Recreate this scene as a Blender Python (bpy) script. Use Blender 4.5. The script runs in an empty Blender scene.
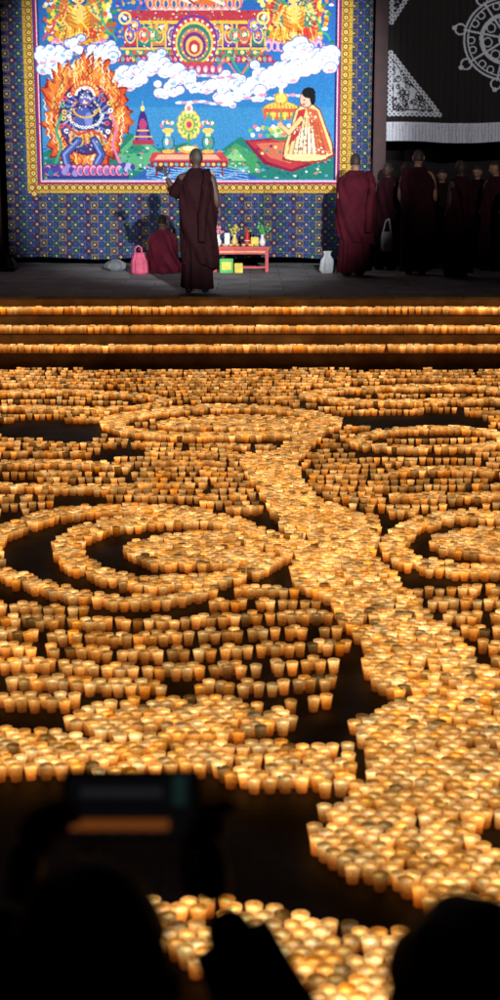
import bpy, bmesh, math, random
import numpy as np
from mathutils import Vector, Matrix
random.seed(7); rng=np.random.default_rng(7)
sc=bpy.context.scene
sc.view_settings.view_transform='Standard'
try: sc.view_settings.look='None'
except Exception: pass
sc.view_settings.exposure=0
# ------------------------------------------------------------ camera / survey maths
F=1400.0; HC=2.3; YH=175.0
p=math.atan((500-YH)/F); cp,sp=math.cos(p),math.sin(p)
def proj(X,Y,z):
    d=Y*cp-(z-HC)*sp; u=Y*sp+(z-HC)*cp
    return 250+F*X/d, 500-F*u/d
def onY(px,py,Y):
    a=(500-py)/F
    dy=cp+a*sp; dz=-sp+a*cp
    t=Y/dy
    return ((px-250)/F*t, Y, HC+dz*t)
cam=bpy.data.cameras.new('camera'); co=bpy.data.objects.new('camera',cam); sc.collection.objects.link(co)
cam.sensor_fit='VERTICAL'; cam.sensor_height=36; cam.lens=36*F/1000; cam.clip_end=1500; cam.clip_start=.05
co.location=(0,0,HC); co.rotation_euler=(math.pi/2-p,0,0); sc.camera=co
cam.dof.use_dof=True; cam.dof.focus_distance=13; cam.dof.aperture_fstop=3.0
# ------------------------------------------------------------ world
w=bpy.data.worlds.new('World'); sc.world=w; w.use_nodes=True
nt=w.node_tree; bg=nt.nodes['Background']; sky=nt.nodes.new('ShaderNodeTexSky'); sky.sky_type='NISHITA'; sky.sun_disc=False
sky.sun_elevation=math.radians(-4); sky.sun_rotation=math.radians(200)
nt.links.new(sky.outputs[0],bg.inputs[0]); bg.inputs[1].default_value=0.02
# ------------------------------------------------------------ materials
def mat(name,col,rough=.7,noise=.25,scale=8,bump=.0,spec=.3,emit=None,bscale=None):
    m=bpy.data.materials.new(name); m.use_nodes=True; n=m.node_tree; b=n.nodes['Principled BSDF']
    b.inputs['Roughness'].default_value=rough; b.inputs['Specular IOR Level'].default_value=spec
    tc=n.nodes.new('ShaderNodeTexCoord'); nz=n.nodes.new('ShaderNodeTexNoise'); nz.inputs['Scale'].default_value=scale; nz.inputs['Detail'].default_value=6
    n.links.new(tc.outputs['Object'],nz.inputs['Vector'])
    r=n.nodes.new('ShaderNodeValToRGB'); c=np.array(col)
    r.color_ramp.elements[0].position=.3; r.color_ramp.elements[1].position=.7
    r.color_ramp.elements[0].color=(*(c*(1-noise)),1); r.color_ramp.elements[1].color=(*np.clip(c*(1+noise),0,1),1)
    n.links.new(nz.outputs[0],r.inputs[0]); n.links.new(r.outputs[0],b.inputs['Base Color'])
    if bump:
        nb=n.nodes.new('ShaderNodeTexNoise'); nb.inputs['Scale'].default_value=bscale or scale*3; nb.inputs['Detail'].default_value=5
        n.links.new(tc.outputs['Object'],nb.inputs['Vector'])
        bp=n.nodes.new('ShaderNodeBump'); bp.inputs['Strength'].default_value=bump; bp.inputs['Distance'].default_value=.02
        n.links.new(nb.outputs[0],bp.inputs['Height']); n.links.new(bp.outputs[0],b.inputs['Normal'])
    return m
def paving(name,col,mort,sx,sy,rough):
    m=bpy.data.materials.new(name); m.use_nodes=True; n=m.node_tree; b=n.nodes['Principled BSDF']
    tc=n.nodes.new('ShaderNodeTexCoord'); br=n.nodes.new('ShaderNodeTexBrick'); n.links.new(tc.outputs['Object'],br.inputs['Vector'])
    br.inputs['Color1'].default_value=(*col,1); br.inputs['Color2'].default_value=(*(np.array(col)*.6),1); br.inputs['Mortar'].default_value=(*mort,1)
    br.inputs['Scale'].default_value=1; br.inputs['Brick Width'].default_value=sx; br.inputs['Row Height'].default_value=sy; br.inputs['Mortar Size'].default_value=.008
    nz=n.nodes.new('ShaderNodeTexNoise'); nz.inputs['Scale'].default_value=3; nz.inputs['Detail'].default_value=8; n.links.new(tc.outputs['Object'],nz.inputs['Vector'])
    mx=n.nodes.new('ShaderNodeMixRGB'); mx.blend_type='MULTIPLY'; mx.inputs[0].default_value=.85
    r=n.nodes.new('ShaderNodeValToRGB'); r.color_ramp.elements[0].position=.3; r.color_ramp.elements[0].color=(.35,.35,.35,1); r.color_ramp.elements[1].position=.7; r.color_ramp.elements[1].color=(1,1,1,1)
    n.links.new(nz.outputs[0],r.inputs[0]); n.links.new(br.outputs[0],mx.inputs[1]); n.links.new(r.outputs[0],mx.inputs[2]); n.links.new(mx.outputs[0],b.inputs['Base Color'])
    mr=n.nodes.new('ShaderNodeMapRange'); mr.inputs['To Min'].default_value=rough-.15; mr.inputs['To Max'].default_value=rough+.25
    n.links.new(nz.outputs[0],mr.inputs[0]); n.links.new(mr.outputs[0],b.inputs['Roughness'])
    ad=n.nodes.new('ShaderNodeMath'); ad.operation='MULTIPLY_ADD'; ad.inputs[1].default_value=-.6; n.links.new(br.outputs['Fac'],ad.inputs[0]); n.links.new(nz.outputs[0],ad.inputs[2])
    bp=n.nodes.new('ShaderNodeBump'); bp.inputs['Strength'].default_value=.5; bp.inputs['Distance'].default_value=.015
    n.links.new(ad.outputs[0],bp.inputs['Height']); n.links.new(bp.outputs[0],b.inputs['Normal'])
    return m
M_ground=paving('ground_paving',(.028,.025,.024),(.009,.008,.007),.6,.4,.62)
M_terr=paving('terrace_paving',(.36,.35,.35),(.10,.10,.10),.9,.45,.75)
M_step=mat('step_stone',(.20,.13,.09),.7,.4,5,.4)
M_wall=mat('monastery_plaster',(.014,.009,.009),.9,.3,4,.3)
M_timber=mat('maroon_timber',(.035,.008,.008),.6,.3,6,.2)
M_skin=mat('skin',(.26,.13,.08),.55,.12,14,.1)
M_skind=mat('skin_tanned',(.045,.022,.016),.6,.12,14,.1)
M_hair=mat('hair',(.012,.01,.009),.6,.3,60,.4)
M_scalp=mat('shaved_scalp',(.030,.019,.015),.6,.3,60,.2)
M_black=mat('black_cloth',(.010,.010,.012),.9,.3,20,.3)
M_lip=mat('lips',(.2,.06,.05),.5,.1)
M_eye=mat('eye_dark',(.01,.01,.01),.2,.1)
def robe_mat(n,c): return mat(n,c,.85,.35,5,.35,.1,bscale=45)
M_rob=[robe_mat('robe_maroon',(.048,.004,.009)),robe_mat('robe_dark_maroon',(.022,.003,.006)),robe_mat('robe_wine',(.050,.005,.009)),robe_mat('robe_brown',(.03,.010,.009)),robe_mat('robe_shaded_maroon',(.010,.0013,.0022))]  # last maroon is darkened: silhouette and back-row shade put into its colour
M_robpink=robe_mat('robe_crimson',(.22,.025,.05))
M_shoe=mat('shoe_leather',(.015,.01,.008),.5,.2)
# ------------------------------------------------------------ mesh helpers
def link(o,parent=None):
    sc.collection.objects.link(o)
    if parent: o.parent=parent
    return o
def empty(name,loc=(0,0,0),rz=0):
    o=bpy.data.objects.new(name,None); o.empty_display_size=.2; o.location=loc; o.rotation_euler=(0,0,rz); sc.collection.objects.link(o); return o
def mesh_obj(name,verts,faces,mats,parent=None,smooth=True):
    me=bpy.data.meshes.new(name); me.from_pydata([tuple(v) for v in verts],[],faces)
    for m in (mats if isinstance(mats,list) else [mats]): me.materials.append(m)
    if smooth: me.polygons.foreach_set('use_smooth',[True]*len(me.polygons))
    me.update(); o=bpy.data.objects.new(name,me); return link(o,parent)
def box(name,x0,x1,y0,y1,z0,z1,m,parent=None,bev=.0):
    bm=bmesh.new(); bmesh.ops.create_cube(bm,size=1)
    for v in bm.verts: v.co=Vector(((x0+x1)/2+v.co.x*(x1-x0),(y0+y1)/2+v.co.y*(y1-y0),(z0+z1)/2+v.co.z*(z1-z0)))
    if bev: bmesh.ops.bevel(bm,geom=bm.edges[:],offset=bev,segments=2,affect='EDGES')
    me=bpy.data.meshes.new(name); bm.to_mesh(me); bm.free(); me.materials.append(m)
    return link(bpy.data.objects.new(name,me),parent)
def lathe(name,prof,m,parent=None,loc=(0,0,0),n=20):
    V=[];Fc=[]
    for (r,z) in prof:
        for i in range(n):
            a=2*math.pi*i/n; V.append((loc[0]+r*math.cos(a),loc[1]+r*math.sin(a),loc[2]+z))
    for k in range(len(prof)-1):
        for i in range(n):
            j=(i+1)%n; Fc.append((k*n+i,k*n+j,(k+1)*n+j,(k+1)*n+i))
    Fc.append(tuple(range(n))[::-1]); Fc.append(tuple((len(prof)-1)*n+i for i in range(n)))
    return mesh_obj(name,V,Fc,m,parent)
def loft(name,rings,m,parent,n=72,folds=11,amp=.012,seed=0,hem=0.0,twist=.0):
    r=random.Random(seed); ph=[r.uniform(0,6.28) for _ in range(5)]
    Z=[]
    for k in range(len(rings)-1):
        for t in np.linspace(0,1,5)[:-1]:
            Z.append([rings[k][i]*(1-t)+rings[k+1][i]*t for i in range(6)])
    Z.append(list(rings[-1])); V=[];Fc=[]
    for k,(z,cx,cy,rx,ry,fw) in enumerate(Z):
        for i in range(n):
            a=2*math.pi*i/n; aa=a+twist*z
            f=amp*fw*(math.sin(folds*aa+ph[0]+1.5*math.sin(2*a+ph[1]))+.6*math.sin((folds*.5+1.0)//1*aa+ph[2]+z*2)+.4*math.sin(int(folds*1.8)*aa+ph[3]))
            zz=z+(hem*math.sin(a+ph[4])+hem*.35*math.sin(3*a+ph[1]))*max(0,1-k/6)
            V.append((cx+(rx+f)*math.cos(a),cy+(ry+f)*math.sin(a),zz))
    for k in range(len(Z)-1):
        for i in range(n):
            j=(i+1)%n; Fc.append((k*n+i,k*n+j,(k+1)*n+j,(k+1)*n+i))
    return mesh_obj(name,V,Fc,m,parent)
def skin(name,J,E,m,parent,root=0,sub=2):
    me=bpy.data.meshes.new(name); me.from_pydata([j[0] for j in J],E,[]); me.materials.append(m)
    o=bpy.data.objects.new(name,me); link(o,parent)
    md=o.modifiers.new('skin','SKIN')
    sv=me.skin_vertices[0].data
    for i,j in enumerate(J):
        rr=j[1]; rr=rr if isinstance(rr,tuple) else (rr,rr)
        sv[i].radius=rr; sv[i].use_root=(i==root)
    md.use_smooth_shade=True
    s=o.modifiers.new('sub','SUBSURF'); s.levels=sub; s.render_levels=sub
    return o
def head(name,loc,yaw,S,parent,hair='shaved',tilt=0,sk=None):
    bm=bmesh.new(); bmesh.ops.create_uvsphere(bm,u_segments=40,v_segments=28,radius=1)
    g=lambda d,s: math.exp(-d*d/(s*s))
    for v in bm.verts:
        x,y,z=v.co
        X=x*.076;Yy=y*.094;Z=z*.113
        if z<0: X*=1-.30*z*z; Yy*=(1-.12*z*z) if y>0 else (1-.35*z*z)
        if y>0:
            Yy+=.022*g(x,.14)*g(z+.18,.2)
            Yy+=.006*g(z-.2,.14)*(1 if abs(x)<.6 else 0)
            Yy-=.009*(g(x-.36,.2)+g(x+.36,.2))*g(z-.0,.14)
            Yy+=.006*g(x,.3)*g(z+.52,.1); Yy+=.008*g(x,.3)*g(z+.85,.2)
        v.co=(X,Yy,Z)
    for f in bm.faces:
        c=f.calc_center_median()
        f.material_index=1 if (c.z>.052 or (c.y<-.012 and c.z>-.045)) and not(c.y>.06 and c.z<.06) else 0
    if hair=='full':
        for v in bm.verts:
            if v.co.z>.045 or (v.co.y<-.01 and v.co.z>-.07):
                k=1.10+.03*math.sin(90*v.co.x+60*v.co.z)*math.cos(70*v.co.y); v.co*=k
    def ell(c,s,mi,u=12):
        r=bmesh.ops.create_uvsphere(bm,u_segments=u,v_segments=8,radius=1)
        for v in r['verts']: v.co=Vector((c[0]+v.co.x*s[0],c[1]+v.co.y*s[1],c[2]+v.co.z*s[2]))
        for f in set(f for v in r['verts'] for f in v.link_faces): f.material_index=mi
    for sgn in (-1,1):
        ell((sgn*.077,-.005,-.005),(.008,.017,.031),0)
        ell((sgn*.083,-.008,.006),(.006,.013,.016),0)
        ell((sgn*.028,.078,.001),(.013,.008,.006),3)
        ell((sgn*.028,.085,.022),(.016,.005,.003),1)
    ell((0,.088,-.058),(.022,.007,.006),2)
    me=bpy.data.meshes.new(name); bm.to_mesh(me); bm.free()
    for m in (sk or M_skin,M_hair if hair=='full' else M_scalp,M_lip,M_eye): me.materials.append(m)
    me.polygons.foreach_set('use_smooth',[True]*len(me.polygons))
    o=bpy.data.objects.new(name,me); o.location=loc; o.rotation_euler=(tilt,0,yaw); o.scale=(S,S,S); return link(o,parent)
def hand(name,wrist,fdir,side,parent,S=1.0,curl=.8,m=None):
    f=Vector(fdir).normalized(); s=(Vector(side)-f*Vector(side).dot(f)).normalized(); nrm=f.cross(s)
    W=Vector(wrist); J=[(tuple(W),.022*S),(tuple(W+f*.045*S),(.030*S,.018*S)),(tuple(W+f*.08*S),(.032*S,.015*S))]; E=[(0,1),(1,2)]
    skin(name+'_palm',J,E,m or M_skin,parent,0,2)
    for k,(off,L,r) in enumerate([(.030,.070,.0092),(.011,.080,.0095),(-.009,.074,.009),(-.028,.058,.008)]):
        a=W+f*.07*S+s*off*S; pts=[a]; ang=0; d=f.copy()
        for seg,q in enumerate((.5,.3,.25)):
            ang+=curl*(.5+.35*seg); d=f*math.cos(ang)+nrm*math.sin(ang); pts.append(pts[-1]+d*L*q*S)
        skin(name+'_finger_%d'%(k+1),[(tuple(q),r*S*(1-.08*i)) for i,q in enumerate(pts)],[(0,1),(1,2),(2,3)],m or M_skin,parent,0,2)
    a=W+f*.025*S+s*.02*S; pts=[a,a+(f*.5+s*.8+nrm*.2)*.032*S,a+(f*.9+s*1.0+nrm*.45)*.048*S,a+(f*1.35+s*.95+nrm*.7)*.058*S]
    skin(name+'_thumb',[(tuple(q),(.0115-.001*i)*S) for i,q in enumerate(pts)],[(0,1),(1,2),(2,3)],m or M_skin,parent,0,2)
def tube(name,pts,radii,m,parent,n=20,amp=.006,seed=0):
    r=random.Random(seed);V=[];Fc=[];P=[];R=[]
    for k in range(len(pts)-1):
        for t in np.linspace(0,1,6)[:-1]:
            P.append(Vector(pts[k]).lerp(Vector(pts[k+1]),t)); R.append(radii[k]*(1-t)+radii[k+1]*t)
    P.append(Vector(pts[-1]));R.append(radii[-1]); ph=r.uniform(0,6)
    for k,(c,rr) in enumerate(zip(P,R)):
        d=(P[min(k+1,len(P)-1)]-P[max(k-1,0)]).normalized(); u=d.cross(Vector((.3,.2,1))).normalized(); v=d.cross(u)
        for i in range(n):
            a=2*math.pi*i/n; q=rr+amp*math.sin(4*a+ph+k*.5)+amp*.6*math.sin(k*1.3+a); V.append(c+u*q*math.cos(a)+v*q*math.sin(a))
    for k in range(len(P)-1):
        for i in range(n):
            j=(i+1)%n; Fc.append((k*n+i,k*n+j,(k+1)*n+j,(k+1)*n+i))
    Fc.append(tuple(range(n))[::-1]); Fc.append(tuple((len(P)-1)*n+i for i in range(n)))
    return mesh_obj(name,V,Fc,m,parent)
def person(name,loc,H,yaw,kind='monk',robe=None,shawl=None,armL=None,armR=None,headyaw=0,seed=0,wide=1.0,hair='shaved',tilt=0,sk=None):
    """local +Y = facing. arms as (elbow,wrist) in fractions of H"""
    e=empty(name,loc,yaw); r=random.Random(seed)
    J=[((0,0,.52),(.085,.065)),((0,0,.62),(.072,.055)),((0,0,.74),(.088,.06)),((0,-.004,.825),(.045,.04)),((0,.002,.87),(.031,.033)),((0,.008,.9),(.03,.033))]
    E=[(0,1),(1,2),(2,3),(3,4),(4,5)]
    for s,arm in ((-1,armL),(1,armR)):
        el,wr=arm if arm else ((s*.145,0,.63),(s*.11,.07,.52))
        b=len(J); J+=[((s*.09,0,.805),.036),((s*.112,0,.79),.034),(el,.026),(wr,.017)]; E+=[(2,b),(b,b+1),(b+1,b+2),(b+2,b+3)]
    for s in (-1,1):
        b=len(J); J+=[((s*.05,0,.48),.055),((s*.055,.015,.28),.036),((s*.055,-.005,.06),.021),((s*.057,.02,.022),.02),((s*.062,.075,.016),.016)]
        E+=[(0,b),(b,b+1),(b+1,b+2),(b+2,b+3),(b+3,b+4)]
    J=[(tuple(c*H for c in j[0]),(tuple(q*H for q in j[1]) if isinstance(j[1],tuple) else j[1]*H)) for j in J]
    skin('body',J,E,(sk or M_skin) if kind=='monk' else M_black,e,0,2)
    head('head',(0,.014*H,.932*H),headyaw,H/1.72,e,hair,tilt,sk)
    for s in (-1,1):
        x=s*.058*H
        tube('shoe_%s'%('l' if s<0 else 'r'),[(x,-.035*H,.025*H),(x,.03*H,.026*H),(x*1.06,.095*H,.02*H)],[.022*H,.026*H,.017*H],M_shoe,e,16,.0)
    R=lambda L:[(z*H,cx*H,cy*H,rx*H*wide,ry*H*wide,fw) for z,cx,cy,rx,ry,fw in L]
    if kind=='monk':
        lean=r.uniform(-.012,.012)
        loft('skirt',R([(.035,0,0,.118,.095,1.2),(.2,0,0,.108,.086,1),(.4,0,0,.098,.078,.7),(.55,0,0,.09,.07,.3)]),robe,e,folds=13,amp=.016,seed=seed,hem=.012)
        w2=1+r.uniform(-.06,.1)
        loft('shawl',R([(.16+.18*r.random(),.008+lean,0,.122*w2,.096,1.3),(.4,.004+lean,.004,.128*w2,.098,1),(.55,lean,.006,.134*w2,.097,.8),(.68,lean*.5,.004,.135,.09,.6),(.76,0,0,.13,.08,.5),(.80,0,0,.113,.068,.35),(.832,0,0,.078,.052,.3),(.862,0,.002,.044,.044,.2)]),shawl,e,folds=r.choice((7,8,9,10)),amp=.018,seed=seed+5,hem=.07,twist=1.5)
        sd=r.choice((-1,1)); tube('shawl_end',[(sd*.06*H*wide,.05*H,.80*H),(sd*.085*H*wide,-.03*H,.835*H),(sd*.08*H*wide,-.092*H*wide,.74*H),(sd*.05*H*wide,-.115*H*wide,.52*H),(sd*.045*H*wide,-.115*H*wide,.36*H)],[.022*H,.03*H,.032*H,.03*H,.028*H],shawl,e,16,.007,seed)
    else:
        loft('jacket',R([(.44,0,0,.105,.078,.6),(.6,0,0,.10,.072,.5),(.72,0,0,.118,.075,.5),(.79,0,0,.122,.066,.3),(.82,0,0,.09,.052,.2),(.85,0,0,.045,.042,.1)]),M_black,e,folds=7,amp=.006,seed=seed)
        for s in (-1,1):
            x=s*.053*H; tube('trouser_%s'%('l' if s<0 else 'r'),[(s*.045*H,0,.5*H),(x,.015*H,.28*H),(x,-.003*H,.04*H)],[.065*H,.048*H,.038*H],M_black,e,20,.004,seed)
    return e
# ------------------------------------------------------------ ground, steps, terrace, wall
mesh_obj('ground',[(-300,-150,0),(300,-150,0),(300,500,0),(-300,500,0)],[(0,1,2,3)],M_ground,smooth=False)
Y0=16.86; TR=.32; RS=.2
st=empty('stone_steps')
for i in range(3):
    box('step_%d'%(i+1),-14,14,Y0+i*TR,Y0+(i+1)*TR,.0,RS*(i+1),M_step,st,.012)
box('stone_terrace',-14,14,Y0+3*TR,40,.0,RS*4,M_terr,None,.012)
box('terrace_riser_course',-14,14,Y0+3*TR-.012,Y0+3*TR-.002,.6,.77,M_step,st)
wl=empty('monastery_wall')
box('wall',-14,14,26,26.6,.8,11,M_wall,wl)
for x in (-9,-6,2.15,8,12): box('pilaster',x-.12,x+.12,25.8,25.998,.8,11,M_timber,wl,.01)
box('cornice',-14,14,25.5,26.7,11,11.4,M_timber,wl,.03)
fr=empty('timber_frame')
a=onY(380,130,24.1)[0]
box('post_right',a-.11,a+.10,24.05,24.25,.8,8.2,M_timber,fr,.015)
b_=onY(-4,130,24.1)[0]
box('post_left',b_-.12,b_+.02,24.1,24.25,.8,8.2,M_timber,fr,.015)
box('top_beam',b_-.3,8,24.05,24.25,8.21,8.4,M_timber,fr,.02)
# ------------------------------------------------------------ cloth painter
class Canvas:
    def __init__(s,x0,y0,x1,y1,ss):
        s.x0,s.y0,s.ss=x0,y0,ss; s.W=int((x1-x0)*ss)+1; s.H=int((y1-y0)*ss)+1; s.x1,s.y1=x1,y1
        s.im=np.zeros((s.H,s.W,3)); s.X,s.Y=np.meshgrid(np.linspace(x0,x1,s.W),np.linspace(y0,y1,s.H))
    def sl(s,a,b,c,d):
        i0=max(0,int((b-s.y0)*s.ss)-1); i1=min(s.H,int((d-s.y0)*s.ss)+3); j0=max(0,int((a-s.x0)*s.ss)-1); j1=min(s.W,int((c-s.x0)*s.ss)+3)
        return slice(i0,max(i0,i1)),slice(j0,max(j0,j1))
    def put(s,q,m,c): 
        v=s.im[q]; v[m]=np.array(c)/255.
    def rect(s,a,b,c,d,col): q=s.sl(a,b,c,d); X,Y=s.X[q],s.Y[q]; s.put(q,(X>=a)&(X<=c)&(Y>=b)&(Y<=d),col)
    def ell(s,x,y,rx,ry,col,rot=0):
        R=max(rx,ry); q=s.sl(x-R,y-R,x+R,y+R); dx,dy=s.X[q]-x,s.Y[q]-y; c_,s_=math.cos(rot),math.sin(rot)
        u=dx*c_+dy*s_; v=-dx*s_+dy*c_; s.put(q,(u/rx)**2+(v/ry)**2<=1,col)
    def ring(s,x,y,rx,ry,w,col,a0=None,a1=None):
        q=s.sl(x-rx,y-ry,x+rx,y+ry); dx,dy=s.X[q]-x,s.Y[q]-y
        m=((dx/rx)**2+(dy/ry)**2<=1)&((dx/(rx-w))**2+(dy/(ry-w))**2>1)
        if a0 is not None: an=np.arctan2(dy,dx); m&=(an>=a0)&(an<=a1)
        s.put(q,m,col)
    def poly(s,P,col):
        P=np.array(P,float); q=s.sl(P[:,0].min(),P[:,1].min(),P[:,0].max(),P[:,1].max()); X,Y=s.X[q],s.Y[q]; m=np.zeros(X.shape,bool)
        for i in range(len(P)):
            x1,y1=P[i-1]; x2,y2=P[i]
            if y1==y2: continue
            m^=((y1>Y)!=(y2>Y))&(X<(x2-x1)*(Y-y1)/(y2-y1)+x1)
        s.put(q,m,col)
    def line(s,P,w,col):
        for (x1,y1),(x2,y2) in zip(P[:-1],P[1:]):
            q=s.sl(min(x1,x2)-w,min(y1,y2)-w,max(x1,x2)+w,max(y1,y2)+w); X,Y=s.X[q],s.Y[q]; L=(x2-x1)**2+(y2-y1)**2+1e-9
            t=np.clip(((X-x1)*(x2-x1)+(Y-y1)*(y2-y1))/L,0,1); s.put(q,(X-x1-t*(x2-x1))**2+(Y-y1-t*(y2-y1))**2<=w*w/4,col)
def paint_deity(c,x,y,k,skin_,robe_,halo,seat=True):
    if seat:
        c.ell(x,y+19*k,21*k,7*k,(225,120,150))
        for i in range(-4,5): c.ell(x+i*4.6*k,y+21*k,2.6*k,4*k,(245,170,190)); c.ell(x+i*4.6*k,y+21.5*k,1.3*k,2.6*k,(60,90,190))
    c.ell(x,y-2*k,20*k,23*k,halo[0]); c.ell(x,y-2*k,18*k,21*k,halo[1]); c.ell(x,y-2*k,15*k,18*k,halo[2])
    for i in range(26):
        t=i/26*6.283; c.ell(x+19*k*math.cos(t),y-2*k+22*k*math.sin(t),1.8*k,1.8*k,(250,210,60) if i%2 else (230,80,50))
    for i in range(40):
        t=i/40*6.283; c.line([(x+12*k*math.cos(t),y-2*k+14*k*math.sin(t)),(x+17*k*math.cos(t),y-2*k+20*k*math.sin(t))],.7,(245,190,70) if i%2 else (230,90,90))
    c.ell(x,y-16*k,9*k,10*k,(60,160,90)); c.ell(x,y-16*k,7.6*k,8.6*k,(30,60,160))
    c.ell(x,y+13*k,18*k,6.5*k,robe_); c.ell(x-9*k,y+12*k,7*k,4*k,(240,160,30)); c.ell(x+9*k,y+12*k,7*k,4*k,(225,60,40)); c.ell(x,y+14*k,6*k,3*k,skin_)
    c.poly([(x-9*k,y-8*k),(x+9*k,y-8*k),(x+7*k,y+10*k),(x-7*k,y+10*k)],robe_); c.ell(x,y-2*k,5.5*k,7*k,skin_)
    c.line([(x-8*k,y-6*k),(x-14*k,y+3*k),(x-8*k,y+8*k)],4*k,skin_); c.line([(x+8*k,y-6*k),(x+15*k,y+1*k),(x+11*k,y-8*k)],3.6*k,skin_)
    c.line([(x-9*k,y-8*k),(x-14*k,y+2*k)],3*k,robe_)
    c.ell(x,y-15*k,5*k,6*k,skin_); c.ell(x,y-19.5*k,5*k,3.2*k,(20,25,60)); c.ell(x,y-23.5*k,2.3*k,2.6*k,(240,200,50))
    for i in range(-2,3): c.ell(x+i*2.2*k,y-20*k,1*k,2*k,(245,205,70))
    for i in range(9): c.line([(x-12*k+i*3*k,y+8*k),(x-15*k+i*3.7*k,y+17*k)],.8,(150,40,40) if i%2 else (250,225,120))
    for i in range(5): c.line([(x-8*k,y-6*k+i*3*k),(x-2*k,y-3*k+i*3*k)],.7,(170,60,30)); c.line([(x+8*k,y-6*k+i*3*k),(x+3*k,y-3*k+i*3*k)],.7,(170,60,30))
    c.line([(x-6*k,y-7*k),(x+5*k,y+8*k)],1.2*k,(250,210,60)); c.ell(x-1.8*k,y-15*k,.7*k,.5*k,(20,20,30)); c.ell(x+1.8*k,y-15*k,.7*k,.5*k,(20,20,30))
    for sx in (-1,1): c.line([(x+sx*(9+i*2.2)*k,y+(-8+i*3.2+2*math.sin(i*1.5))*k) for i in range(9)],1.5*k,(60,170,120) if sx>0 else (225,70,70))
def thangka():
    c=Canvas(5,-135,371,258,1.8); R=random.Random(3)
    c.rect(0,-200,400,300,(16,18,56))
    j=0; y=-133
    while y<262:
        x=8+(j%2)*6.5; k=0
        while x<374:
            pal=[(140,112,56),(44,100,92),(90,42,64),(72,82,150)][(k+2*j)%4]
            c.ring(x,y,5.4,5.4,.9,(50,62,120)); c.ring(x,y,3.8,3.8,1.0,pal); c.ell(x,y,1.4,1.4,(160,148,110)); 
            for q in range(4): t=q*1.571+.785; c.ell(x+4.4*math.cos(t),y+4.4*math.sin(t),.8,.8,(110,96,70))
            c.ell(x+6.5,y,.9,.9,(44,92,84)); x+=13; k+=1
        y+=6.6; j+=1
    c.rect(26,-112,351,191,(200,158,50))
    def bandmot(x,y):
        c.ell(x,y,3.2,3.2,(150,50,40)); c.ell(x,y,2,2,(240,215,90)); c.ell(x,y,.9,.9,(40,120,80))
    for i in range(-112,191,7):
        bandmot(32,i+3); bandmot(344.5,i+3)
        c.rect(26,i-.3,38,i+.4,(120,100,20)); c.rect(339,i-.3,351,i+.4,(120,100,20))
    for i in range(30,350,7): bandmot(i,185.5); bandmot(i,-106); c.rect(i+3.2,181,i+3.9,191,(120,100,20))
    c.rect(36,-100,340,182,(60,50,130)); c.rect(37.5,-100,339,181.5,(176,24,60)); c.rect(39,-99,337.5,180,(240,190,205)); c.rect(40.5,-98,336,178.5,(40,30,110)); 
    x0,x1=42,334
    for i in range(-97,178):
        t=(i+97)/275.; col=(26+20*t,66+85*t,160+45*t)
        if i>=105: col=(56,140,196)
        c.rect(x0,i,x1,i+1.2,col)
    for n in range(1100):
        x=R.uniform(x0+2,x1-2); yy=R.uniform(-95,50); c.ell(x,yy,R.uniform(.8,2.6),R.uniform(.6,2),R.choice([(30,120,90),(20,80,150),(190,60,60),(220,170,60),(230,225,220),(90,50,150),(30,140,120),(225,120,150)]))
    paint_deity(c,195,-50,2.3,(240,190,90),(200,50,40),((60,150,90),(230,120,50),(30,60,170)))
    for (xx,yy) in ((82,-60),(298,-60)): paint_deity(c,xx,yy,1.2,(230,170,110),(210,110,30),((200,60,60),(60,130,90),(40,60,150)))
    for dx in (82,293):
        for i in range(90):
            t=i/90*6.283; q=R.uniform(.86,1.08); c.ell(dx+33*q*math.cos(t),16+34*q*math.sin(t),R.uniform(1.5,3.4),R.uniform(1.5,3),R.choice([(244,196,60),(250,225,120),(226,140,30),(60,140,80),(235,235,220),(200,90,30)]))
    paint_deity(c,82,16,1.35,(240,196,96),(226,150,30),((230,190,70),(60,140,90),(205,110,40)))
    paint_deity(c,293,16,1.35,(240,200,100),(226,140,40),((230,190,70),(180,50,60),(60,130,110)))
    for dx in (82,293):
        for n in range(110): t=R.uniform(0,6.283); q=R.uniform(.3,1)**.5; c.ell(dx+24*q*math.cos(t),22+24*q*math.sin(t),R.uniform(.5,1.3),R.uniform(.5,1.2),R.choice([(150,70,20),(250,235,150),(190,50,50),(60,120,90),(250,200,70)]))
    c.poly([(150,-10),(240,-10),(238,10),(152,10)],(245,205,190)); 
    for i in range(12): c.ell(152+i*7.8,2,4.6,7,(232,90,130)); c.ell(152+i*7.8,3,3,5.4,(250,190,60)); c.ell(152+i*7.8,4,1.6,3.6,(60,90,180))
    c.poly([(170,-10),(225,-10),(214,6),(184,2)],(226,110,50)); c.line([(172,-6),(190,2),(205,-4),(224,4)],3,(250,225,190)); c.line([(180,-8),(196,4)],2,(170,40,50))
    c.poly([(122,10),(268,10),(256,20),(134,20)],(190,50,64)); c.rect(128,20,262,23,(240,190,60)); c.rect(126,23,264,46,(70,40,130))
    for i in range(10):
        x=132+i*14.; c.rect(x-6,24,x+6,44,[(190,50,64),(30,130,110),(210,130,60),(110,60,160)][i%4]); c.ell(x,34,5.4,8,(240,205,110)); c.ell(x,34,4,6.4,[(40,90,190),(180,50,120),(40,140,100)][i%3]); c.ell(x,34,2.6,4,(235,120,70)); c.ell(x,34,1.2,1.8,(255,240,190))
        c.rect(x+6.2,23,x+7.6,46,(235,195,90))
    c.rect(122,46,268,48.4,(235,190,80)); c.rect(126,48.4,264,53,(40,140,110))
    for i in range(22): c.ell(129+i*6.3,50.6,2,2,(225,80,60) if i%2 else (250,220,120))
    c.poly([(120,53),(270,53),(276,61),(114,61)],(170,40,84))
    for i in range(30): c.ell(119+i*5.2,57.4,1.8,2.4,[(240,200,90),(80,180,160),(230,130,160)][i%3])
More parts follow.
